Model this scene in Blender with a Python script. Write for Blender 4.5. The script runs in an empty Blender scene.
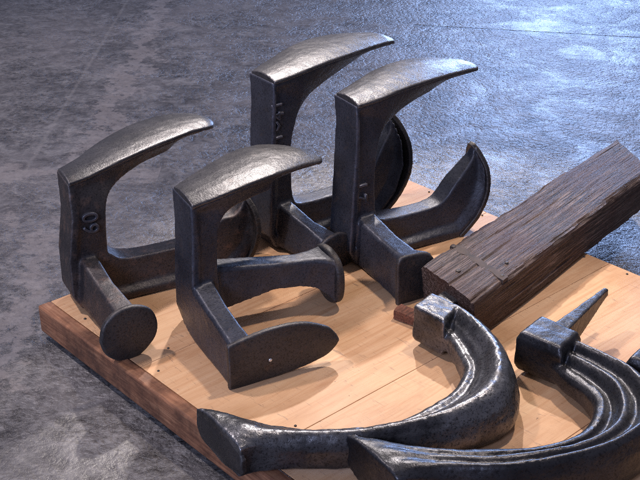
import bpy, bmesh, math, random
from mathutils import Vector, Matrix, noise
random.seed(4)
R = math.radians
S = bpy.context.scene
C = S.collection

# ------------------------------------------------------------------ helpers
def tag(o, label=None, cat=None, group=None, kind=None):
    if label: o['label'] = label
    if cat: o['category'] = cat
    if group: o['group'] = group
    if kind: o['kind'] = kind
    return o

def empty(name, loc, rz=0):
    o = bpy.data.objects.new(name, None); C.objects.link(o)
    o.location = loc; o.rotation_euler = (0, 0, rz); o.empty_display_size = .03
    return o

def obj(name, bm, mat, parent=None, smooth=True, angle=None):
    bmesh.ops.recalc_face_normals(bm, faces=bm.faces[:])
    me = bpy.data.meshes.new(name); bm.to_mesh(me); bm.free()
    if smooth:
        me.polygons.foreach_set('use_smooth', [True] * len(me.polygons))
        if angle: me.set_sharp_from_angle(angle=R(angle))
    me.materials.append(mat)
    o = bpy.data.objects.new(name, me); C.objects.link(o)
    if parent: o.parent = parent
    return o

def loft(bm, secs, cap=True, closed=True):
    rows = [[bm.verts.new(p) for p in s] for s in secs]
    n = len(rows[0])
    for a, b in zip(rows, rows[1:]):
        for i in range(n if closed else n - 1):
            j = (i + 1) % n
            bm.faces.new((a[i], a[j], b[j], b[i]))
    if cap:
        bm.faces.new(rows[0]); bm.faces.new(list(reversed(rows[-1])))
    return rows

def box(bm, lo, hi, M=None):
    v = []
    for z in (lo[2], hi[2]):
        for x, y in ((lo[0], lo[1]), (hi[0], lo[1]), (hi[0], hi[1]), (lo[0], hi[1])):
            p = Vector((x, y, z)); v.append(bm.verts.new(M @ p if M else p))
    for f in ((0, 1, 2, 3), (4, 5, 6, 7), (0, 1, 5, 4), (1, 2, 6, 5), (2, 3, 7, 6), (3, 0, 4, 7)):
        bm.faces.new([v[i] for i in f])

def cr(pts, n):
    """Catmull-Rom resample of a list of tuples, n steps per span"""
    P = [tuple(p) for p in pts]; P = [P[0]] + P + [P[-1]]; out = []
    for i in range(1, len(P) - 2):
        for k in range(n):
            t = k / n
            out.append(tuple(.5 * (2*b + (c-a)*t + (2*a-5*b+4*c-d)*t*t + (3*b-a-3*c+d)*t**3)
                       for a, b, c, d in zip(P[i-1], P[i], P[i+1], P[i+2])))
    out.append(P[-2]); return out

tex_lump = bpy.data.textures.new('cast_lumps', 'CLOUDS'); tex_lump.noise_scale = .03; tex_lump.noise_depth = 2
tex_fine = bpy.data.textures.new('cast_pits', 'CLOUDS'); tex_fine.noise_scale = .006; tex_fine.noise_depth = 2
def cast(o, vox=.002, it=5, lump=.0009, fine=.0004):
    """sand-cast look: fuse the volumes, round every edge, slightly lumpy skin"""
    m = o.modifiers.new('fuse', 'REMESH'); m.mode = 'VOXEL'; m.voxel_size = vox; m.use_smooth_shade = True
    m = o.modifiers.new('soft', 'SMOOTH'); m.factor = .5; m.iterations = it
    for t, s in ((tex_lump, lump), (tex_fine, fine)):
        if s:
            m = o.modifiers.new('skin', 'DISPLACE'); m.texture = t; m.texture_coords = 'LOCAL'
            m.strength = s; m.mid_level = .5
    return o

# ------------------------------------------------------------------ materials
class N:
    def __init__(s, name):
        s.m = bpy.data.materials.new(name); s.m.use_nodes = True
        s.t = s.m.node_tree; s.b = s.t.nodes['Principled BSDF']
        s.co = s.t.nodes.new('ShaderNodeTexCoord')
    def nd(s, typ, **kw):
        n = s.t.nodes.new('ShaderNode' + typ)
        for k, v in kw.items():
            if k in n.inputs: 
                n.inputs[k].default_value = v
            else: setattr(n, k, v)
        return n
    def l(s, a, b): s.t.links.new(a, b)
    def mapped(s, scale=(1, 1, 1), src='Object', rot=(0, 0, 0), loc=(0, 0, 0)):
        m = s.nd('Mapping'); m.inputs['Scale'].default_value = scale
        m.inputs['Rotation'].default_value = rot; m.inputs['Location'].default_value = loc
        s.l(s.co.outputs[src], m.inputs['Vector']); return m.outputs[0]
    def noise(s, vec, scale, detail=4, rough=.5, dist=0):
        n = s.nd('TexNoise'); n.inputs['Scale'].default_value = scale; n.inputs['Detail'].default_value = detail
        n.inputs['Roughness'].default_value = rough; n.inputs['Distortion'].default_value = dist
        s.l(vec, n.inputs['Vector']); return n.outputs['Fac']
    def ramp(s, fac, stops, interp='LINEAR'):
        r = s.nd('ValToRGB'); r.color_ramp.interpolation = interp
        e = r.color_ramp.elements
        while len(e) < len(stops): e.new(.5)
        for k, (p, c) in zip(e, stops):
            k.position = p; k.color = (*c, 1) if len(c) == 3 else c
        s.l(fac, r.inputs['Fac']); return r.outputs['Color']
    def mix(s, fac, a, b, mode='MIX'):
        m = s.nd('Mix', data_type='RGBA', blend_type=mode)
        for sock, v in ((m.inputs[0], fac), (m.inputs[6], a), (m.inputs[7], b)):
            if isinstance(v, (int, float)): sock.default_value = v
            elif isinstance(v, tuple): sock.default_value = (*v, 1)
            else: s.l(v, sock)
        return m.outputs[2]
    def math(s, op, a, b=0.0, c=None):
        m = s.nd('Math', operation=op)
        for sock, v in zip(m.inputs, (a, b, c)):
            if v is None: continue
            if isinstance(v, (int, float)): sock.default_value = v
            else: s.l(v, sock)
        return m.outputs[0]
    def bump(s, h, strength, dist, prev=None):
        b = s.nd('Bump'); b.inputs['Strength'].default_value = strength; b.inputs['Distance'].default_value = dist
        s.l(h, b.inputs['Height'])
        if prev: s.l(prev, b.inputs['Normal'])
        return b.outputs[0]
    def out(s, col=None, rough=None, metal=None, nrm=None, spec=None):
        for k, v in (('Base Color', col), ('Roughness', rough), ('Metallic', metal), ('Normal', nrm), ('Specular IOR Level', spec)):
            if v is None: continue
            if isinstance(v, (int, float)): s.b.inputs[k].default_value = v
            elif isinstance(v, tuple): s.b.inputs[k].default_value = (*v, 1)
            else: s.l(v, s.b.inputs[k])
        return s.m

def g(v): return (v, v, v)

def iron(name, dark, light, rust, r0, r1, metal=.55, pit=.5, rust_at=.62, lumps=.4, edge=.6):
    n = N(name); v = n.mapped()
    big = n.noise(v, 14, 5, .6); mid = n.noise(v, 60, 4, .6); fine = n.noise(v, 360, 3, .7)
    col = n.mix(n.ramp(big, [(.35, g(0)), (.68, g(1))]), dark, light)
    col = n.mix(n.ramp(mid, [(rust_at, g(0)), (rust_at + .16, g(.75))]), col, rust)
    col = n.mix(n.ramp(fine, [(.36, g(.7)), (.48, g(0))]), col, tuple(c * .35 for c in dark))
    ge = n.nd('NewGeometry')
    worn = n.math('MULTIPLY', n.ramp(ge.outputs['Pointiness'], [(.515, g(0)), (.575, g(1))]), n.ramp(mid, [(.35, g(.25)), (.6, g(edge))]))
    col = n.mix(worn, col, tuple(min(1, c * 3.2 + .03) for c in light))
    bloom = n.noise(n.mapped(loc=(3.1, 1.7, .4)), 24, 6, .7, .6)
    col = n.mix(n.ramp(bloom, [(.60, g(0)), (.70, g(.55))]), col, tuple(c * .9 for c in rust))
    rg = n.math('ADD', n.math('MULTIPLY', mid, r1 - r0), r0)
    rg = n.math('ADD', rg, n.math('MULTIPLY', n.ramp(bloom, [(.55, g(0)), (.7, g(1))]), .15))
    b1 = n.bump(fine, pit, .0010)
    b2 = n.bump(mid, lumps, .0022, b1)
    return n.out(col, rg, metal, b2)

IRON = iron('black_cast_iron', (.030, .032, .044), (.062, .065, .086), (.075, .056, .050), .30, .56, .32, .30)
IRON_WARM = iron('browned_cast_iron', (.030, .027, .031), (.068, .058, .060), (.13, .085, .070), .36, .62, .35, rust_at=.52)
SOLE = iron('worn_sole_iron', (.048, .046, .050), (.10, .096, .102), (.105, .090, .088), .25, .46, .5, .32, .62, .10, .35)
MARK = iron('rubbed_lit_raised_iron', (.055, .056, .068), (.10, .10, .12), (.07, .06, .055), .3, .5, .5, .3)  # paler than the body: rubbed wear plus caught light put into the colour
SOLE_DK = iron('dark_sole_iron', (.028, .026, .029), (.055, .050, .052), (.10, .066, .050), .36, .6, .35, .5, .58)
HOOK = iron('burnished_iron', (.030, .030, .035), (.16, .16, .175), (.05, .042, .04), .19, .44, .68, .28, .62)
HOOK_DK = iron('blackened_iron', (.020, .020, .025), (.050, .050, .058), (.045, .038, .036), .22, .48, .6, .25, .66)
NAIL = iron('nail_iron', (.015, .013, .013), (.04, .033, .03), (.09, .05, .035), .4, .7, .5)

def pine():
    n = N('varnished_pine')
    v = n.mapped((1, 1, 1)); vs = n.mapped((1.2, 16, 6))
    oi = n.nd('ObjectInfo'); 
    off = n.nd('VectorMath', operation='ADD'); n.l(vs, off.inputs[0])
    cmb = n.nd('CombineXYZ'); n.l(n.math('MULTIPLY', oi.outputs['Random'], 40), cmb.inputs[0]); n.l(n.math('MULTIPLY', oi.outputs['Random'], 23), cmb.inputs[1])
    n.l(cmb.outputs[0], off.inputs[1])
    grain = n.noise(off.outputs[0], 5, 6, .55, 1.4)
    fineg = n.noise(n.mapped((6, 160, 40)), 5, 3, .6)
    blot = n.noise(v, 7, 5, .6, .4)
    col = n.ramp(grain, [(.30, (.55, .30, .155)), (.5, (.66, .40, .225)), (.72, (.70, .45, .265))])
    col = n.mix(n.ramp(blot, [(.30, g(.55)), (.55, g(0))]), col, (.40, .20, .10))
    col = n.mix(n.ramp(fineg, [(.28, g(.35)), (.42, g(0))]), col, (.34, .17, .08))
    # scuffs and grubby marks
    sc = n.noise(n.mapped((30, 5, 30), rot=(0, 0, .7)), 6, 5, .7, 1.0)
    col = n.mix(n.ramp(sc, [(.60, g(0)), (.70, g(.6))]), col, (.20, .13, .10))
    sp = n.noise(v, 130, 2, .5)
    col = n.mix(n.ramp(sp, [(.74, g(0)), (.78, g(.7))]), col, (.10, .055, .035))
    tone = n.math('ADD', n.math('MULTIPLY', oi.outputs['Random'], .22), .84)
    col = n.mix(1.0, col, n.nd('CombineColor').outputs[0], 'MULTIPLY') if False else n.mix(n.math('SUBTRACT', 1.06, tone), col, (.36, .19, .085))
    scr = n.noise(n.mapped((90, 4, 30), rot=(0, 0, -.5)), 7, 3, .6, .3)
    col = n.mix(n.ramp(scr, [(.66, g(0)), (.70, g(.45))]), col, (.20, .11, .06))
    stain = n.noise(n.mapped(loc=(5, 2, 0)), 4.5, 6, .72, .8)
    col = n.mix(n.ramp(stain, [(.56, g(0)), (.72, g(.5))]), col, (.24, .135, .075))
    rg = n.math('ADD', n.math('MULTIPLY', blot, .2), .42)
    return n.out(col, rg, 0, n.bump(fineg, .12, .0006, n.bump(grain, .15, .001)), .25)
PINE = pine()

def edge_wood():
    n = N('reddish_edge_wood'); v = n.mapped((3, 26, 26))
    gr = n.noise(n.mapped((30, 3, 40)), 5, 6, .65, .8); bl = n.noise(n.mapped((.5, 1, 1)), 11, 6, .7)
    col = n.ramp(gr, [(.3, (.17, .072, .040)), (.52, (.34, .155, .085)), (.75, (.48, .255, .145))])
    col = n.mix(n.ramp(bl, [(.38, g(.8)), (.6, g(0))]), col, (.045, .022, .018))
    col = n.mix(n.ramp(n.noise(n.mapped((8, 40, 40)), 6, 4, .7), [(.68, g(0)), (.76, g(.5))]), col, (.42, .25, .16))
    return n.out(col, n.math('ADD', n.math('MULTIPLY', bl, .3), .4), 0, n.bump(gr, .4, .0015), .35)
EDGE = edge_wood()

def old_wood():
    n = N('weathered_oak')
    a = n.noise(n.mapped((2.2, 70, 70)), 5, 6, .6, .6)
    b = n.noise(n.mapped((11, 210, 210)), 3, 4, .65, .5)
    blot = n.noise(n.mapped(), 12, 5, .6)
    col = n.ramp(a, [(.36, (.020, .013, .011)), (.50, (.088, .062, .054)), (.64, (.22, .165, .148))])
    col = n.mix(n.ramp(b, [(.40, g(.85)), (.5, g(0))]), col, (.014, .008, .007))
    col = n.mix(n.ramp(blot, [(.35, g(.6)), (.62, g(0))]), col, (.060, .026, .018))
    return n.out(col, n.math('ADD', n.math('MULTIPLY', a, .3), .42), 0, n.bump(b, .7, .0012, n.bump(a, .7, .0025)), .25)
OAK = old_wood()

def rust_wood():
    n = N('rotten_red_wood'); a = n.noise(n.mapped((12, 60, 60)), 5, 5, .6)
    return n.out(n.ramp(a, [(.3, (.04, .015, .010)), (.6, (.20, .075, .045))]), .75, 0, n.bump(a, .8, .003))
RUSTW = rust_wood()

def strap_mat():
    n = N('brown_strap'); a = n.noise(n.mapped(), 50, 5, .65)
    return n.out(n.ramp(a, [(.3, (.018, .012, .011)), (.65, (.085, .060, .052))]), n.math('ADD', n.math('MULTIPLY', a, .25), .68), 0, n.bump(a, .5, .001))
STRAP = strap_mat()

def floor_mat():
    n = N('worn_slate_concrete'); v = n.mapped()
    clump = n.noise(v, 2.6, 6, .65, .6)
    zone = n.noise(n.mapped(loc=(4, 7, 0)), 7, 6, .7, .5)
    mid = n.noise(v, 26, 6, .72, .5)
    fine = n.noise(v, 80, 6, .72, .2)
    grit = n.noise(v, 260, 3, .6)
    vor = n.nd('TexVoronoi', feature='DISTANCE_TO_EDGE'); vor.inputs['Scale'].default_value = 75
    wv = n.nd('VectorMath', operation='MULTIPLY_ADD'); w = n.nd('TexNoise'); w.inputs['Scale'].default_value = 30; w.inputs['Detail'].default_value = 3
    n.l(v, w.inputs['Vector']); n.l(w.outputs['Color'], wv.inputs[0]); wv.inputs[1].default_value = (.03, .03, 0); n.l(v, wv.inputs[2]); n.l(wv.outputs[0], vor.inputs['Vector'])
    rough_zone = n.ramp(zone, [(.40, g(0)), (.58, g(1))])           # trowelled smooth against hammered patches
    col = n.ramp(mid, [(.34, (.050, .047, .050)), (.50, (.136, .129, .133)), (.66, (.23, .22, .222))])
    col = n.mix(n.math('MULTIPLY', n.ramp(fine, [(.38, g(1)), (.50, g(0))]), n.math('ADD', n.math('MULTIPLY', rough_zone, .65), .25)), col, (.022, .020, .022))
    col = n.mix(n.ramp(fine, [(.56, g(0)), (.70, g(.6))]), col, (.30, .275, .27))
    col = n.mix(n.ramp(clump, [(.46, g(0)), (.66, g(.5))]), col, (.215, .195, .198))
    col = n.mix(n.ramp(clump, [(.34, g(.55)), (.48, g(0))]), col, (.045, .041, .045))
    # long fine scratches in two directions
    s1 = n.noise(n.mapped((3, 150, 1), rot=(0, 0, 1.1)), 1.6, 4, .6, .3)
    s2 = n.noise(n.mapped((3, 170, 1), rot=(0, 0, -.55)), 1.3, 4, .6, .3)
    scr = n.math('MAXIMUM', n.ramp(s1, [(.66, g(0)), (.70, g(1))]), n.ramp(s2, [(.67, g(0)), (.71, g(1))]))
    col = n.mix(n.math('MULTIPLY', scr, .45), col, (.30, .275, .27))
    sx = n.nd('SeparateXYZ')
    # worn pale trowelled band and grout joints, running with the slabs
    n.l(v, sx.inputs[0]); X, Y = sx.outputs[0], sx.outputs[1]
    wob = n.math('MULTIPLY', n.math('SUBTRACT', n.noise(v, 9, 8, .78), .5), .42)
    Xw = n.math('ADD', X, wob)
    def stripe(coord, c, half, soft):
        d = n.math('ABSOLUTE', n.math('SUBTRACT', coord, c))
        return n.math('SUBTRACT', 1.0, n.math('SMOOTH_MIN', n.math('DIVIDE', n.math('MAXIMUM', n.math('SUBTRACT', d, half), 0), soft), 1.0, .05))
    band = n.math('MAXIMUM', stripe(Xw, -.44, .018, .018), 0)
    wob2 = n.math('MULTIPLY', n.math('SUBTRACT', n.noise(v, 8, 8, .78), .5), .30)
    patch = n.math('MULTIPLY', stripe(n.math('ADD', Y, wob2), .37, .014, .02), n.math('LESS_THAN', X, -.30))
    pale = n.math('MAXIMUM', band, patch)
    wobs = n.math('MULTIPLY', n.math('SUBTRACT', n.noise(v, 30, 4, .7), .5), .012)
    j1 = stripe(n.math('ADD', X, wobs), -.553, .0016, .004)
    j1 = n.math('MULTIPLY', j1, n.math('GREATER_THAN', Y, .36))
    j2 = stripe(n.math('ADD', Y, wobs), .331, .0016, .004)
    j2 = n.math('MULTIPLY', j2, n.math('LESS_THAN', X, -.30))
    # the cross seam at the far right lies open and dark
    ys = n.math('ADD', n.math('ADD', Y, n.math('MULTIPLY', X, .207)), n.math('MULTIPLY', wobs, 1.5))
    j3 = n.math('MULTIPLY', stripe(ys, 1.413, .0025, .006), n.math('GREATER_THAN', X, .25))
    lines = n.math('MAXIMUM', j1, j2)
    col = n.mix(n.math('MULTIPLY', pale, .55), col, n.mix(fine, (.20, .178, .172), (.35, .31, .30)))
    col = n.mix(n.math('MULTIPLY', lines, .32), col, (.27, .25, .24))
    col = n.mix(n.math('MULTIPLY', j3, .85), col, (.012, .012, .014))
    h = n.math('ADD', n.math('MULTIPLY', fine, .8), n.math('MULTIPLY', n.math('MINIMUM', vor.outputs['Distance'], .25), 1.1))
    h = n.math('MULTIPLY', h, n.math('ADD', n.math('MULTIPLY', rough_zone, .75), .25))
    h = n.math('MULTIPLY', h, n.math('SUBTRACT', 1.0, n.math('MULTIPLY', pale, .75)))
    b = n.bump(clump, .5, .02); b = n.bump(mid, .5, .006, b); b = n.bump(h, .75, .0055, b); b = n.bump(grit, .12, .0010, b)
    b = n.bump(scr, .3, .001, b); b = n.bump(n.math('MULTIPLY', j3, -1), .8, .004, b); b = n.bump(n.math('MULTIPLY', pale, 1), .4, .003, b)
    rg = n.math('ADD', n.math('MULTIPLY', mid, .32), .20)
    rg = n.math('ADD', rg, n.math('MULTIPLY', pale, .1))
    return n.out(col, rg, 0, b, .6)
FLOOR = floor_mat()

# ------------------------------------------------------------------ setting
bm = bmesh.new()
FZ = -.05
for x in (0,):
    vs = [bm.verts.new((a, b, FZ)) for a, b in ((-8, -6), (8, -6), (8, 10), (-8, 10))]
    bm.faces.new(vs)
tag(obj('floor', bm, FLOOR, smooth=False), kind='structure')

# ------------------------------------------------------------------ display board
BX, BY, BA = -.3905, -.2015, R(42.2)          # left corner, direction of its long seams
board = empty('display_board', (BX, BY, 0), BA)
tag(board, 'low scuffed pine board on the stone floor carrying all the irons', 'board')
LX, LY = .692, 1.02                            # along the seams, across them (towards -y)
def rbox(name, lo, hi, mat, parent, bev=.0015, sub=0):
    bm = bmesh.new(); box(bm, lo, hi)
    o = obj(name, bm, mat, parent, True, 35)
    m = o.modifiers.new('edge', 'BEVEL'); m.width = bev; m.segments = 2; m.limit_method = 'ANGLE'
    return o
EDG = .020
pw = [.222, .236, .214, .200, .146]
x = .0
y = -.0
seams = [0]
for w in pw:
    rbox('plank', (EDG + .0006, -y - w + .0003, -.018), (LX, -y - .0003, 0), PINE, board, .0006)
    y += w; seams.append(-y)
TOT = y
e = rbox('edge_strip', (0, -TOT, -.040), (EDG, 0, .0015), EDGE, board, .003)
tag(e, 'reddish brown chipped edge strip')
rbox('back_rail', (EDG + .0005, -.018, -.040), (LX, -.001, -.0185), EDGE, board, .002)
rbox('back_rail', (LX - .018, -TOT, -.040), (LX - .001, -.0185, -.0185), EDGE, board, .002)
rbox('underframe', (.03, -TOT + .02, -.0495), (LX - .04, -.04, -.0185), EDGE, board, .002)
# nails
def nail(px, py, r=.0022, parent=board, z=.0006):
    bm = bmesh.new()
    loft(bm, [[Vector((px + q * r * math.cos(a), py + q * r * math.sin(a), z + h)) for a in [k * math.pi / 5 for k in range(10)]]
              for q, h in ((1, -.004), (1, 0), (.75, .0006), (.2, .0009))])
    return obj('nail', bm, NAIL, parent, True, 40)
for k in range(9):
    nail(EDG + .012 + random.uniform(-.003, .004), -.05 - k * .11 + random.uniform(-.03, .03), random.choice((.0016, .002, .0026)))
for k in range(15):
    nail(LX - .012 + random.uniform(-.003, .003), -.04 - k * .065 + random.uniform(-.012, .012), .0018)
for yy in seams[1:-1]:
    for k in range(2):
        nail(.12 + k * .27 + random.uniform(-.08, .08), yy + random.choice((-.012, .012)), .0017)

# ------------------------------------------------------------------ shoe lasts
def frame_top(H):      # sole lying on top: s along u, l along v, h along w
    return lambda s, l, h: Vector((s, l, H + h))

def make_sole(name, st, fr, mat, parent, thick=.0055, crown=.005, label=None, vox=.0016):
    """st: (s, centre, half width, arc height) from the square heel edge to the toe"""
    st = cr(st, 6)
    bm = bmesh.new(); secs = []
    fr_ = (-1, -.97, -.8, -.5, -.2, .2, .5, .8, .97, 1)
    for s, c, w, a in st:
        w = max(w, .003); cw = crown * min(1, w / .03)
        top = [fr(s, c + w * t, a + cw * (1 - t * t)) for t in fr_]
        bot = [fr(s, c + w * t, a - thick + .0015 * (1 - t * t)) for t in reversed(fr_)]
        secs.append(top + bot)
    loft(bm, secs)
    o = cast(obj(name, bm, mat, parent), vox, 2, .0010, .0002)
    if label: o['label'] = label
    return o

def body_loft(bm, st):
    """st: (Ou,Ow, Iu,Iw, centre v, outer half width, inner half width, rim depth, slope depth)"""
    secs = []
    K = 4; lin = []
    for p, q in zip(st, st[1:]):
        for k in range(K): lin.append([a + (b - a) * k / K for a, b in zip(p, q)])
    lin.append(st[-1])
    for (ou, ow, _, _, _, wo, _, tf, tg), (_, _, iu, iw, c, _, wi, _, _) in zip(lin, cr(st, K)):
        O = Vector((ou, 0, ow)); I = Vector((iu, 0, iw)); d = (I - O); L = max(d.length, .002)
        F = O + d * min(tf / L, .5); G = O + d * min((tf + tg) / L, .86)
        V = lambda p, y: Vector((p.x, y, p.z))
        secs.append([V(O, c - wo), V(O, c + wo), V(F, c + wo), V(G, c + wi), V(I, c + wi * .86), V(I, c - wi * .86), V(G, c - wi), V(F, c - wo)])
    loft(bm, secs)

def bar_loft(bm, st):
    """arm: (centre x, centre y, zbottom, ztop, half width bottom, half width top, dir angle)"""
    secs = []
    for cx, cy, zb, zt, wb, wt, a in st:
        n = Vector((-math.sin(a), math.cos(a), 0)); c = Vector((cx, cy, 0)); k = (zt - zb)
        z = lambda t: Vector((0, 0, zb + k * t))
        secs.append([c - n * wb + z(0), c + n * wb + z(0), c + n * wb + z(.15), c + n * (wt * 1.0) + z(.93), c + n * wt * .8 + z(1),
                     c - n * wt * .8 + z(1), c - n * wt + z(.93), c - n * wb + z(.15)])
    loft(bm, secs)

def plate(name, pts, thick, fr, mat, parent, bulge=.002, vox=.0016):
    """outline pts in (l,h) extruded along s: back at -thick, face at 0 with slight crown"""
    pts = cr(pts + [pts[0]], 5)[:-1]
    cx = sum(p[0] for p in pts) / len(pts); cy = sum(p[1] for p in pts) / len(pts)
    secs = []
    for q, s in ((.55, -thick * 1.1), (.94, -thick), (1, -thick * .75), (1, -thick * .2), (.96, 0), (.5, bulge * .8), (.05, bulge)):
        secs.append([fr(s, cx + (p[0] - cx) * q, cy + (p[1] - cy) * q) for p in pts])
    bm = bmesh.new(); loft(bm, secs)
    return cast(obj(name, bm, mat, parent), vox, 2, .0008, .0002)

def mark(txt, size, M, mat, parent, ext=.0018):
    cu = bpy.data.curves.new('size_mark', 'FONT'); cu.body = txt; cu.size = size; cu.extrude = ext; cu.bevel_depth = .0011; cu.bevel_resolution = 2; cu.offset = -.0006
    cu.align_x = 'CENTER'; cu.align_y = 'CENTER'; cu.space_character = 1.1
    t = bpy.data.objects.new('size_mark', cu); C.objects.link(t)
    dg = bpy.context.evaluated_depsgraph_get()
    me = bpy.data.meshes.new_from_object(t.evaluated_get(dg)); bpy.data.objects.remove(t)
    me.transform(M); me.materials.clear(); me.materials.append(mat)
    o = bpy.data.objects.new('size_mark', me); C.objects.link(o); o.parent = parent
    return o

def mark_matrix(u, v, w, ang=90):
    # text plane facing +v (local, viewer side), turned by ang about its normal
    return Matrix.Translation((u, v, w)) @ Matrix.Rotation(R(180), 4, 'Z') @ Matrix.Rotation(R(180), 4, 'Z') @ VIEWF @ Matrix.Rotation(R(ang), 4, 'Z')
# local frame: x = u (towards the toe), y = -v (v towards the viewer), z = w. All part functions
# below are written with v, so the frame maps v to -y.
VIEWF = Matrix.Rotation(R(90), 4, 'X')

def flip(bm):
    for v in bm.verts: v.co.y = -v.co.y

def last(loc, yaw, label, u_st=None, arms=(), sole_top=None, H=.2, sole_up=None, heel=None, marks=(), mats=(IRON, SOLE, SOLE_DK), lean=(0, 0), front_plate=None, side_heel=None):
    t = empty('shoe_last', (loc[0], loc[1], loc[2]), R(yaw))
    t.rotation_euler = (R(lean[0]), R(lean[1]), R(yaw))
    tag(t, label, 'shoe last', 'iron shoe lasts standing on the board')
    bm = bmesh.new()
    body_loft(bm, u_st)
    for a in arms: bar_loft(bm, a)
    flip(bm)
    cast(obj('stand', bm, mats[0], t))
    fl = lambda p: Vector((p.x, -p.y, p.z))
    make_sole('sole', sole_top, lambda s, l, h: fl(Vector((s, l, H + h))), mats[1], t)
    if sole_up: sole_up(t, fl, mats)
    if heel:
        pts, pos, th, ang = heel
        ca, sa = math.cos(R(ang)), math.sin(R(ang))
        plate('heel_plate', pts, th, lambda s, l, h: fl(Vector((pos[0] + l * ca + s * -sa, pos[1] + l * sa + s * ca, h))), mats[2], t)
    if side_heel:
        pts, u0, th = side_heel
        plate('heel_plate', pts, th, lambda s, l, h: fl(Vector((u0 + s, l, h))), mats[2], t)
    if front_plate: front_plate(t, fl, mats)
    for txt, size, u, v, w, ang in marks:
        mark(txt, size, Matrix.Translation((u, -v, w)) @ VIEWF @ Matrix.Rotation(R(ang), 4, 'Z'), MARK, t)
    return t

def up_sole(path, crown=.004, thick=.006, name='sole'):
    """second sole standing at the end of the side arm; path: (u, w, centre v, half width)"""
    def f(t, fl, mats):
        P = cr(path, 6); bm = bmesh.new(); secs = []
        fr_ = (-1, -.97, -.8, -.5, -.2, .2, .5, .8, .97, 1)
        for i, (u, w, c, hw) in enumerate(P):
            a = P[max(i - 1, 0)]; b = P[min(i + 1, len(P) - 1)]
            d = Vector((b[0] - a[0], 0, b[1] - a[1])).normalized(); nn = Vector((d.z, 0, -d.x))
            o = Vector((u, 0, w)); hw = max(hw, .003)
            secs.append([fl(o + nn * (crown * (1 - q * q) * min(1, hw / .03) + .0015) + Vector((0, c + hw * q, 0))) for q in fr_] +
                        [fl(o + nn * (-thick) + Vector((0, c + hw * q, 0))) for q in reversed(fr_)])
        loft(bm, secs)
        cast(obj(name, bm, mats[2], t), .0016, 2, .0010, .0002)
    return f

def lerp_st(st, u):
    for p, q in zip(st, st[1:]):
        if u <= q[0]:
            t = (u - p[0]) / (q[0] - p[0]); return [a + (b - a) * t for a, b in zip(p, q)]
    return list(st[-1])

def top_stations(H, sole, wi, d, top_u, keel=None):
    """web under the top sole, as wide as the sole at its rim and thinning to a keel, then the heel corner"""
    L = sole[-1][0]; out = []
    for f, dep, back in ((.985, .0050, .004), (.90, .0090, .006), (.78, .0140, .008), (.64, .0200, .010), (.50, .0270, .008), (.36, .0360, .000), (.22, .048, -.016)):
        u, c, hw, arc = lerp_st(sole, L * f)
        iu, iw = u - back, H + arc - .003 - dep
        if keel and f in keel: iu, iw = keel[f]; dep = H + arc - .003 - iw
        out.append((u, H + arc - .003, iu, iw, c, max(hw - .0015, .003), max(hw * (.62 + .22 * (1 - f)), .002), .004, dep * .62))
    u, c, hw, arc = sole[0]
    iu, iw = keel[0] if keel else (d + .011 + top_u, H - .064)
    out.append((top_u - .0012, H - .003, iu, iw, c - .004, hw + .0012, wi, .008, .010))
    return out

def u_stations(H, sole, Hb, Lb, c0=.033, wo=.030, wi=.025, d=.053, arm=.058, cb=.033, top_u=.003, hub_u=-.008, keel=None):
    """C-shaped casting: top sole web, shank, hub, side arm and up-turned end"""
    iu, iw = keel[-1] if keel else (d + .004 + top_u * .7, H - .095)
    return top_stations(H, sole, wi, d, top_u, keel) + [
        (top_u * .7, H - .05, iu, iw, c0, wo, wi, .009, .006),
        (hub_u * .35, H * .42, d, H * .40, c0, wo, wi, .009, .006),
        (hub_u * .9, .024, d + .004, arm + .014, c0, wo, wi, .010, .006),
        (hub_u + .012, .003, d + .018, arm + .002, c0, wo, wi * .9, .012, .008),
        (.075, .001, .108, arm - .003, c0, wo * .97, wi * .72, .012, .008),
        (Lb - .045, .001, Lb - .040, arm - .001, cb, wo * .97, wi * .72, .012, .008),
        (Lb, .001, Lb - .022, arm + .010, cb, wo * .97, wi * .75, .010, .012),
        (Lb + .028, Hb * .22, Lb - .008, arm + .027, cb, wo * 1.0, wi * .75, .005, .016),
        (Lb + .043, Hb * .5, Lb + .014, Hb * .76, cb, wo * .98, wi * .62, .004, .014),
        (Lb + .043, Hb * .74, Lb + .028, Hb * .87, cb, wo * .75, wi * .45, .003, .008),
        (Lb + .035, Hb * .96, Lb + .032, Hb * .955, cb, .008, .004, .001, .001)]

PI = math.pi
# --- tall last, second from the right at the back (bears 21)
H4 = .2515
S4 = [(.003, .034, .0295, 0), (.04, .021, .037, .001), (.09, .000, .044, .003), (.14, -.016, .048, .003), (.185, -.026, .046, .001), (.225, -.029, .036, -.003), (.250, -.027, .027, -.006), (.262, -.024, .018, -.008), (.2665, -.022, .008, -.009)]
last((.0182, -.0334, 0), 30, 'tall black iron last with two thin soles, nearest the timber post',
     u_st=u_stations(H4, S4, .140, .197, d=.040, keel={.64: (.161, .224), .5: (.122, .218), .36: (.087, .208), .22: (.061, .196), 0: (.046, .178), -1: (.040, .148)}),
     arms=[[(.022, .02, .004, .078, .018, .017, PI / 2), (.024, .055, .003, .076, .019, .017, PI / 2), (.023, .12, .002, .067, .020, .016, PI / 2), (.022, .165, .001, .066, .022, .017, PI / 2), (.023, .186, .001, .070, .027, .026, PI / 2)]],
     H=H4, sole_top=S4,
     sole_up=up_sole([(.197, -.001, .033, .031), (.226, .028, .033, .033), (.241, .065, .033, .035), (.244, .100, .032, .029), (.238, .125, .030, .017), (.232, .139, .029, .005)]),
     heel=([(-.029, .0), (-.030, .035), (-.028, .071), (.0, .074), (.022, .068), (.036, .045), (.034, .018), (.022, .001), (0, -.0005)], (.022, .190), .008, 0),
     marks=[('2', .026, .014, .0588, .106, 90), ('1', .026, .014, .0588, .127, 90)])

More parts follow.
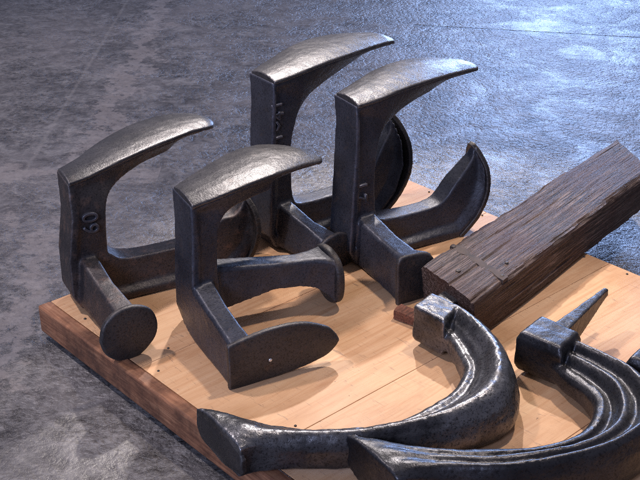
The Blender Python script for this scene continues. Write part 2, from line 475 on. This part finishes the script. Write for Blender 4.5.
# --- tall last at the very back
H3 = .268
S3 = [(.006, .036, .0305, 0), (.04, .024, .037, .001), (.10, .001, .046, .003), (.15, -.015, .050, .003), (.20, -.026, .047, .001), (.245, -.030, .037, -.002), (.270, -.028, .029, -.004), (.283, -.024, .019, -.007), (.288, -.022, .008, -.008)]
last((-.1075, .0137, 0), 36, 'tall black iron last farthest back, raised marks down its upright',
     u_st=u_stations(H3, S3, .155, .212, top_u=.006, hub_u=-.006, d=.041, keel={.64: (.176, .241), .5: (.133, .232), .36: (.0925, .221), .22: (.065, .207), 0: (.049, .188), -1: (.0415, .158)}),
     arms=[[(.022, .02, .006, .078, .018, .017, PI / 2), (.026, .055, .006, .072, .019, .013, PI / 2 - .05), (.034, .110, .004, .056, .018, .011, PI / 2 - .08), (.041, .155, .002, .048, .022, .018, PI / 2)]],
     H=H3, sole_top=S3,
     sole_up=up_sole([(.212, -.001, .033, .032), (.244, .03, .033, .036), (.262, .07, .033, .039), (.266, .11, .032, .032), (.260, .14, .030, .018), (.252, .157, .029, .005)]),
     heel=([(-.036, .024), (-.028, .044), (-.008, .055), (.014, .055), (.034, .040), (.038, .020), (.026, .002), (.0, -.001), (-.024, .004)], (.043, .164), .008, 0),
     marks=[('1', .024, .014, .0588, .230, 90), ('4', .026, .016, .0588, .213, 90), ('\u2039', .030, .014, .0588, .196, 180), ('1', .024, .014, .0588, .180, 90)])

# --- small last on the left (bears 60)
H1 = .187
S1 = [(.012, .026, .0265, 0), (.045, .008, .033, .001), (.09, -.024, .042, .003), (.14, -.054, .047, .004), (.185, -.074, .047, .004), (.222, -.084, .040, .003), (.245, -.086, .034, .001), (.259, -.084, .024, -.001), (.266, -.082, .010, -.002)]
last((-.362, -.164, 0), 27, 'brownish iron last on the left, a round heel disc at its front',
     u_st=u_stations(H1, S1, .115, .232, c0=.033, wo=.029, d=.055, arm=.060, top_u=.012, hub_u=-.002, keel={.64: (.181, .168), .5: (.144, .167), .36: (.111, .165), .22: (.083, .160), 0: (.065, .152), -1: (.057, .130)}),
     arms=[[(.024, .02, .006, .085, .020, .018, PI / 2), (.026, .055, .010, .078, .019, .013, PI / 2 - .05), (.031, .115, .008, .064, .018, .012, PI / 2 - .06), (.036, .192, .008, .060, .018, .015, PI / 2 - .06)]],
     H=H1, sole_top=S1,
     sole_up=up_sole([(.232, -.001, .035, .030), (.260, .024, .035, .034), (.274, .058, .035, .036), (.275, .088, .034, .030), (.270, .107, .033, .017), (.264, .116, .032, .005)]),
     heel=([(-.040, .036), (-.034, .058), (-.016, .072), (.008, .074), (.030, .063), (.039, .042), (.034, .020), (.012, .001), (-.016, .001), (-.034, .016)], (.033, .206), .009, -7),
     marks=[('60', .030, .035, .0585, .128, 90)], mats=(IRON_WARM, SOLE, SOLE_DK))

# --- middle last, its second sole lying towards the viewer
def front_sole(t, fl, mats):
    pts = [(0, .000, .061), (.003, -.001, .063), (.02, -.001, .0665), (.06, .001, .0715), (.10, .004, .068), (.133, .012, .054), (.146, .022, .041), (.150, .030, .033)]
    bm = bmesh.new(); secs = []
    V0 = .188
    for s, lo, hi in cr(pts, 5):
        a = []
        for q in (0, .03, .15, .4, .6, .85, .97, 1): a.append((lo + (hi - lo) * q, V0 + .003 * (1 - (2 * q - 1) ** 2)))
        b = [(z, V0 - .007) for z, _ in reversed(a)]
        secs.append([fl(Vector((s - .002, y, z))) for z, y in a + b])
    loft(bm, secs)
    cast(obj('sole', bm, mats[2], t), .0016, 2, .0010, .0002)
    bm = bmesh.new()
    loft(bm, [[fl(Vector((.052 + q * .0024 * math.cos(k * PI / 6), V0 + h, .030 + q * .0024 * math.sin(k * PI / 6)))) for k in range(12)] for q, h in ((1, .0), (1, .0036), (.6, .0042), (.1, .0043))])
    obj('rivet', bm, BRIGHT, t)
BRIGHT = N('bright_rivet').out((.75, .74, .72), .4, .6)

H2 = .197
S2 = [(.006, .037, .0325, 0), (.04, .026, .040, .004), (.08, .010, .047, .007), (.12, -.005, .051, .008), (.155, -.015, .048, .006), (.187, -.019, .037, .002), (.207, -.016, .026, -.002), (.218, -.012, .016, -.004), (.2225, -.010, .007, -.005)]
last((-.1937, -.2357, 0), 27, 'black iron last in the middle, its lower sole facing front with a bright rivet',
     u_st=top_stations(H2, S2, .029, .050, .006, {.5: (.130, .178), .36: (.094, .176), .22: (.064, .172), 0: (.046, .158)}) + [
           (.004, H2 - .05, .040, H2 - .070, .036, .033, .029, .009, .006), (.0, .08, .040, .08, .036, .033, .029, .009, .006), (-.001, .028, .044, .03, .036, .033, .029, .009, .006), (.006, .002, .046, .002, .036, .033, .029, .009, .006)],
     arms=[[(.018, .02, .006, .078, .017, .016, PI / 2), (.016, .06, .002, .084, .017, .016, PI / 2), (.016, .11, .001, .073, .016, .0145, PI / 2), (.017, .150, .001, .066, .016, .0145, PI / 2), (.018, .186, .001, .062, .017, .016, PI / 2)],
           [(.03, .038, .030, .096, .020, .016, 0), (.075, .038, .036, .088, .018, .016, 0), (.12, .040, .043, .081, .017, .015, 0), (.16, .044, .040, .077, .018, .013, 0), (.180, .046, .034, .077, .019, .016, 0), (.195, .046, .022, .076, .025, .023, 0), (.204, .046, .010, .074, .030, .030, 0)]],
     H=H2, sole_top=S2,
     side_heel=([(.008, .014), (.004, .045), (.014, .072), (.044, .080), (.074, .070), (.084, .042), (.076, .012), (.045, .0)], .214, .012),
     front_plate=front_sole)

# ------------------------------------------------------------------ hooked irons
def hook_body(bm, rail, prof, zs):
    """rail: (inner x,y, outer x,y, zlow, zhigh); prof: (t across inner->outer, h 0..1)"""
    secs = []
    rail = [(*r, max(0, 1 - .2 * (len(rail) - 1 - i))) for i, r in enumerate(rail)]
    up = max(range(len(prof)), key=lambda i: prof[i][0])
    for ix, iy, ox, oy, z0, z1, b in cr(rail, 5):
        b = min(max(b, 0), 1)
        ring = []
        for i, (t, h) in enumerate(prof):
            full = .98 - .12 * abs(2 * t - 1) ** 4
            hh = h + (full - h) * b if 1 <= i <= up else h
            ring.append(Vector((ix + (ox - ix) * t, iy + (oy - iy) * t, z0 + (z1 - z0) * hh)))
        secs.append(ring)
    loft(bm, secs)

def hook_block(bm, quad, z0, z1, ch=.006, top=.93):
    q = [Vector((x, y, 0)) for x, y in quad]; c = sum(q, Vector()) / 4
    def ring(k, z): return [Vector((c.x + (p.x - c.x) * k, c.y + (p.y - c.y) * k, z)) for p in q]
    loft(bm, [ring(.86, z0), ring(1, z0 + ch), ring(1, z1 - ch * (1 if top < .9 else .5)), ring(top, z1)])

def stand_sole(name, p0, ang, st, mat, parent, face=1):
    """sole standing on its edge: st (s, z centre, half height)"""
    d = Vector((math.cos(ang), math.sin(ang), 0)); n = Vector((d.y, -d.x, 0)) * face
    bm = bmesh.new(); secs = []
    q_ = (-1, -.96, -.75, -.4, 0, .4, .75, .96, 1)
    for s, c, h in cr(st, 5):
        o = Vector((p0[0], p0[1], 0)) + d * s
        secs.append([o + n * (.003 * (1 - q * q)) + Vector((0, 0, c + h * q)) for q in q_] + [o - n * .005 + Vector((0, 0, c + h * q)) for q in reversed(q_)])
    loft(bm, secs)
    return cast(obj(name, bm, mat, parent), .0016, 2, .001, .0002)

# hook set in the wooden post
h1 = empty('curved_shoe_last', (.15, -.30, 0))
tag(h1, 'silvery worn curved iron last set in the end of a dark weathered timber post', 'shoe last')
def rel(root, o):
    off = root.location.copy()
    o.data.transform(Matrix.Translation(-off)) if o.data.users == 1 else None
    o.parent = root; return o
bm = bmesh.new()
P1 = [(0, .22), (0, .50), (.05, .60), (.14, .64), (.22, .61), (.28, .64), (.34, .74), (.42, .77), (.48, .86), (.56, .96), (.66, 1), (.78, .93), (.90, .72), (.98, .45), (1, .28), (.93, .05), (.6, 0), (.2, .03)]
rail1 = [(.152, -.325, .186, -.284, .004, .060), (.162, -.352, .201, -.312, .004, .062), (.168, -.389, .219, -.348, .003, .064), (.170, -.419, .232, -.398, .002, .066), (.156, -.452, .234, -.452, .002, .066), (.130, -.481, .218, -.500, .002, .064),
         (.090, -.511, .165, -.535, .003, .060), (.05, -.526, .100, -.556, .004, .056), (0, -.533, .030, -.566, .005, .053), (-.060, -.526, -.030, -.566, .004, .052), (-.105, -.514, -.066, -.570, .003, .057), (-.138, -.504, -.084, -.581, .003, .054)]
hook_body(bm, rail1, P1, None)
hook_block(bm, [(.119, -.300), (.145, -.266), (.178, -.298), (.155, -.340)], .006, .060)
hook_block(bm, [(.150, -.262), (.168, -.240), (.188, -.258), (.172, -.282)], .020, .050, .004)
ob = rel(h1, cast(obj('iron_hook', bm, HOOK), .002, 8, .003, .0009))
so = rel(h1, stand_sole('sole', (-.137, -.503), R(-55), [(0, .027, .012), (.003, .026, .017), (.010, .026, .021), (.03, .027, .024), (.06, .027, .024), (.08, .026, .020), (.091, .025, .014), (.096, .025, .008)], SOLE_DK, None))

# timber post: displaced mesh with grain running along it
TX, TY = .2454, -.2435
FR, FL = -.078, -.036
def timber():
    P = Vector((TX, TY, 0)); yaw = R(51.1)
    L, W, Hh = .80, .110, .066
    nx, ny, nz = 260, 104, 60
    bm = bmesh.new(); secs = []
    for i in range(nx + 1):
        s = i / nx
        ring = []
        def pt(y, z):
            front = FR + (FL - FR) * (y / W) + (1 - z / Hh) * .010
            xx = front + (.462 + .095 * (y / W) - front) * s
            q = Vector((xx, y, z))
            e = Vector((0, y - W / 2, z - Hh / 2))
            # grooves and splits along the grain, uneven arrises
            gr = noise.noise(Vector((xx * 5, y * 190, z * 190))) * .0006 + noise.noise(Vector((xx * 14 + 9, y * 420, z * 420))) * .0006
            gr -= max(0, noise.noise(Vector((xx * 4 + 3, y * 90, z * 90))) - .34) * .009
            corner = min(1, max(0, (abs(e.y) / (W / 2) + abs(e.z) / (Hh / 2) - 1.80) / .2))
            wear = corner * (.003 + .007 * max(0, noise.noise(Vector((xx * 20, y * 9, z * 9 + 4)))) + .002 * max(0, noise.noise(Vector((xx * 90, y * 30, z * 30 + 1)))))
            big = noise.noise(Vector((xx * 6, y * 8, z * 8))) * .0022
            nn = Vector((0, e.y / (W / 2), e.z / (Hh / 2)))
            if abs(nn.y) > abs(nn.z): nn = Vector((0, math.copysign(1, nn.y), 0))
            else: nn = Vector((0, 0, math.copysign(1, nn.z)))
            q += nn * (gr + big) - e.normalized() * wear
            if z < .001: q.z = max(q.z, .0005)
            if i in (0, nx): q.x += noise.noise(Vector((0, y * 60, z * 60 + i))) * .003
            return q
        for a in range(ny): ring.append(pt(W * a / ny, 0))
        for a in range(nz): ring.append(pt(W, Hh * a / nz))
        for a in range(ny): ring.append(pt(W - W * a / ny, Hh))
        for a in range(nz): ring.append(pt(0, Hh - Hh * a / nz))
        secs.append(ring)
    loft(bm, secs)
    bmesh.ops.transform(bm, matrix=Matrix.Translation(P) @ Matrix.Rotation(yaw, 4, 'Z'), verts=bm.verts[:])
    return bm, Matrix.Translation(P) @ Matrix.Rotation(yaw, 4, 'Z')
bmT, MT = timber()
bmT.transform(MT.inverted())
post = obj('wooden_post', bmT, OAK, h1, True, 50)
post.matrix_local = Matrix.Translation(-h1.location) @ MT
tag(post, 'dark weathered timber post with an open grain')
# strap and nails across the post near its front
bm = bmesh.new(); secs = []
for i in range(25):
    y = .0005 + .109 * i / 24
    x0 = -.006 + .040 * y / .11 + noise.noise(Vector((y * 60, 2, 0))) * .006; x1 = .007 + .040 * y / .11 + noise.noise(Vector((y * 50, 7, 0))) * .007
    z = .0663 + noise.noise(Vector((y * 40, 0, 3))) * .0008
    secs.append([Vector((x0, y, z - .005)), Vector((x0, y, z)), Vector(((x0 + x1) / 2, y, z + .0006)), Vector((x1, y, z)), Vector((x1, y, z - .005))])
loft(bm, secs)
st = obj('strap', bm, STRAP, post, True, 40)
for nx_, ny_, r in ((-.0205, .061, .0036), (.036, .104, .0034), (.004, .008, .0028), (.040, .022, .0026)):
    nail(nx_, ny_, r, post, .0672)
# sliver of red wood under the block
bm = bmesh.new(); box(bm, (-.002, .0, .002), (.018, .066, .015))
bmesh.ops.subdivide_edges(bm, edges=bm.edges[:], cuts=5, use_grid_fill=True)
for v in bm.verts: v.co += noise.noise_vector(v.co * 90) * .0022
sp = obj('wood_sliver', bm, RUSTW, post, True, 45)
sp.location = (-.085, .052, .0)

# hook lying loose with its spike
P2 = [(0, .22), (0, .55), (.06, .66), (.20, .70), (.27, .62), (.34, .62), (.41, .78), (.48, .86), (.55, .84), (.61, .76), (.67, .78), (.74, .94), (.81, 1), (.89, .92), (.97, .62), (1, .38), (.95, .10), (.7, 0), (.25, .03)]
def loose_hook(name, base):
    t = empty(name, base)
    bm = bmesh.new()
    rail = [(.276, -.392, .306, -.352, .004, .052), (.288, -.426, .322, -.372, .004, .056), (.306, -.462, .350, -.405, .003, .060), (.309, -.494, .372, -.438, .002, .064), (.292, -.530, .386, -.490, .002, .066), (.264, -.556, .372, -.545, .002, .066),
            (.222, -.570, .325, -.592, .002, .066), (.179, -.576, .260, -.622, .003, .066), (.140, -.580, .197, -.634, .004, .065), (.092, -.571, .134, -.628, .004, .060), (.058, -.566, .102, -.630, .003, .062), (.026, -.558, .078, -.634, .003, .058)]
    hook_body(bm, rail, P2, None)
    hook_block(bm, [(.240, -.366), (.278, -.321), (.321, -.366), (.288, -.408)], .006, .061, .010, .86)
    a = rel(t, cast(obj('iron_hook', bm, HOOK_DK), .0018, 7, .0022, .0004))
    b = rel(t, stand_sole('sole', (.030, -.556), R(-52), [(0, .030, .013), (.003, .029, .019), (.010, .029, .023), (.03, .029, .026), (.06, .029, .026), (.08, .028, .021), (.091, .027, .015), (.096, .027, .008)], SOLE_DK, None))
    # square tapering tang
    A = Vector((.296, -.350, .034)); B = Vector((.376, -.258, .056)); d = (B - A).normalized(); n = Vector((d.y, -d.x, 0)).normalized(); u = n.cross(d)
    u = u if u.z > 0 else -u
    bm = bmesh.new()
    loft(bm, [[A + d * s + n * (w * a) + u * (hh * b) for a, b in ((-1, -1), (1, -1), (1, 1), (-1, 1))] for s, w, hh in ((-.01, .011, .022), (.012, .0105, .021), (.10, .0045, .0085), ((B - A).length, .0032, .0055))])
    c = rel(t, cast(obj('tang', bm, HOOK_DK), .0014, 2, .0012, .0003))
    return t
h2 = loose_hook('curved_shoe_last', (.283, -.364, 0))
tag(h2, 'loose black curved iron last with ribbed arm and a bare tapering tang', 'shoe last')
h3 = h2.copy(); C.objects.link(h3)
for ch in h2.children:
    if ch.name.startswith('tang'): continue
    c = ch.copy(); C.objects.link(c); c.parent = h3
h3.location = (.402, -.414, 0); h3.rotation_euler = (0, 0, R(95))
tag(h3, 'black iron last cut off by the right edge of the picture', 'shoe last')

# ------------------------------------------------------------------ light
W = bpy.data.worlds.new('World'); S.world = W; W.use_nodes = True
bg = W.node_tree.nodes['Background']; bg.inputs['Color'].default_value = (.45, .46, .62, 1); bg.inputs['Strength'].default_value = .34

def aim(o, tgt):
    o.rotation_euler = (Vector(tgt) - o.location).to_track_quat('-Z', 'Y').to_euler()
def spot(name, loc, tgt, power, col, size=55, blend=.6, rad=.03):
    l = bpy.data.lights.new(name, 'SPOT'); l.energy = power; l.color = col; l.spot_size = R(size); l.spot_blend = blend; l.shadow_soft_size = rad
    o = bpy.data.objects.new(name, l); C.objects.link(o); o.location = loc; aim(o, tgt); return o
def area(name, loc, tgt, power, col, sx, sy):
    l = bpy.data.lights.new(name, 'AREA'); l.shape = 'RECTANGLE'; l.size = sx; l.size_y = sy; l.energy = power; l.color = col
    o = bpy.data.objects.new(name, l); C.objects.link(o); o.location = loc; aim(o, tgt); return o
spot('key_spot', (.1, 1.75, 2.0), (.24, -.16, 0), 230, (1, .91, .85), 27, .45, .04)
spot('second_spot', (.75, .35, 2.3), (.12, -.28, 0), 120, (1, .86, .75), 28, .9, .07)
spot('front_spot', (-1.4, .2, 2.6), (-.28, .55, 0), 200, (1, .88, .88), 60, .9, .08)
spot('cool_fill', (-1.1, -2.3, 1.3), (0, 0, .05), 115, (.60, .68, 1), 50, .8, .4)
area('blue_wall_light', (1.15, 3.6, 1.0), (.5, .7, 0), 62, (.36, .54, 1), .8, .7)

# ------------------------------------------------------------------ camera
cam = bpy.data.cameras.new('camera'); co = bpy.data.objects.new('camera', cam); C.objects.link(co)
D, th = 1.7, R(27)
co.location = (0, -D * math.cos(th), D * math.sin(th)); co.rotation_euler = (R(90) - th, 0, 0)
cam.sensor_width = 36; cam.lens = 1100 / 640 * 36; cam.clip_start = .05; cam.clip_end = 60
S.camera = co
S.view_settings.view_transform = 'Standard'; S.view_settings.look = 'None'; S.view_settings.exposure = .15; S.view_settings.gamma = 1
S.render.engine = 'CYCLES'
S.cycles.use_denoising = False
S.cycles.filter_width = 1.0
S.cycles.sample_clamp_indirect = 4
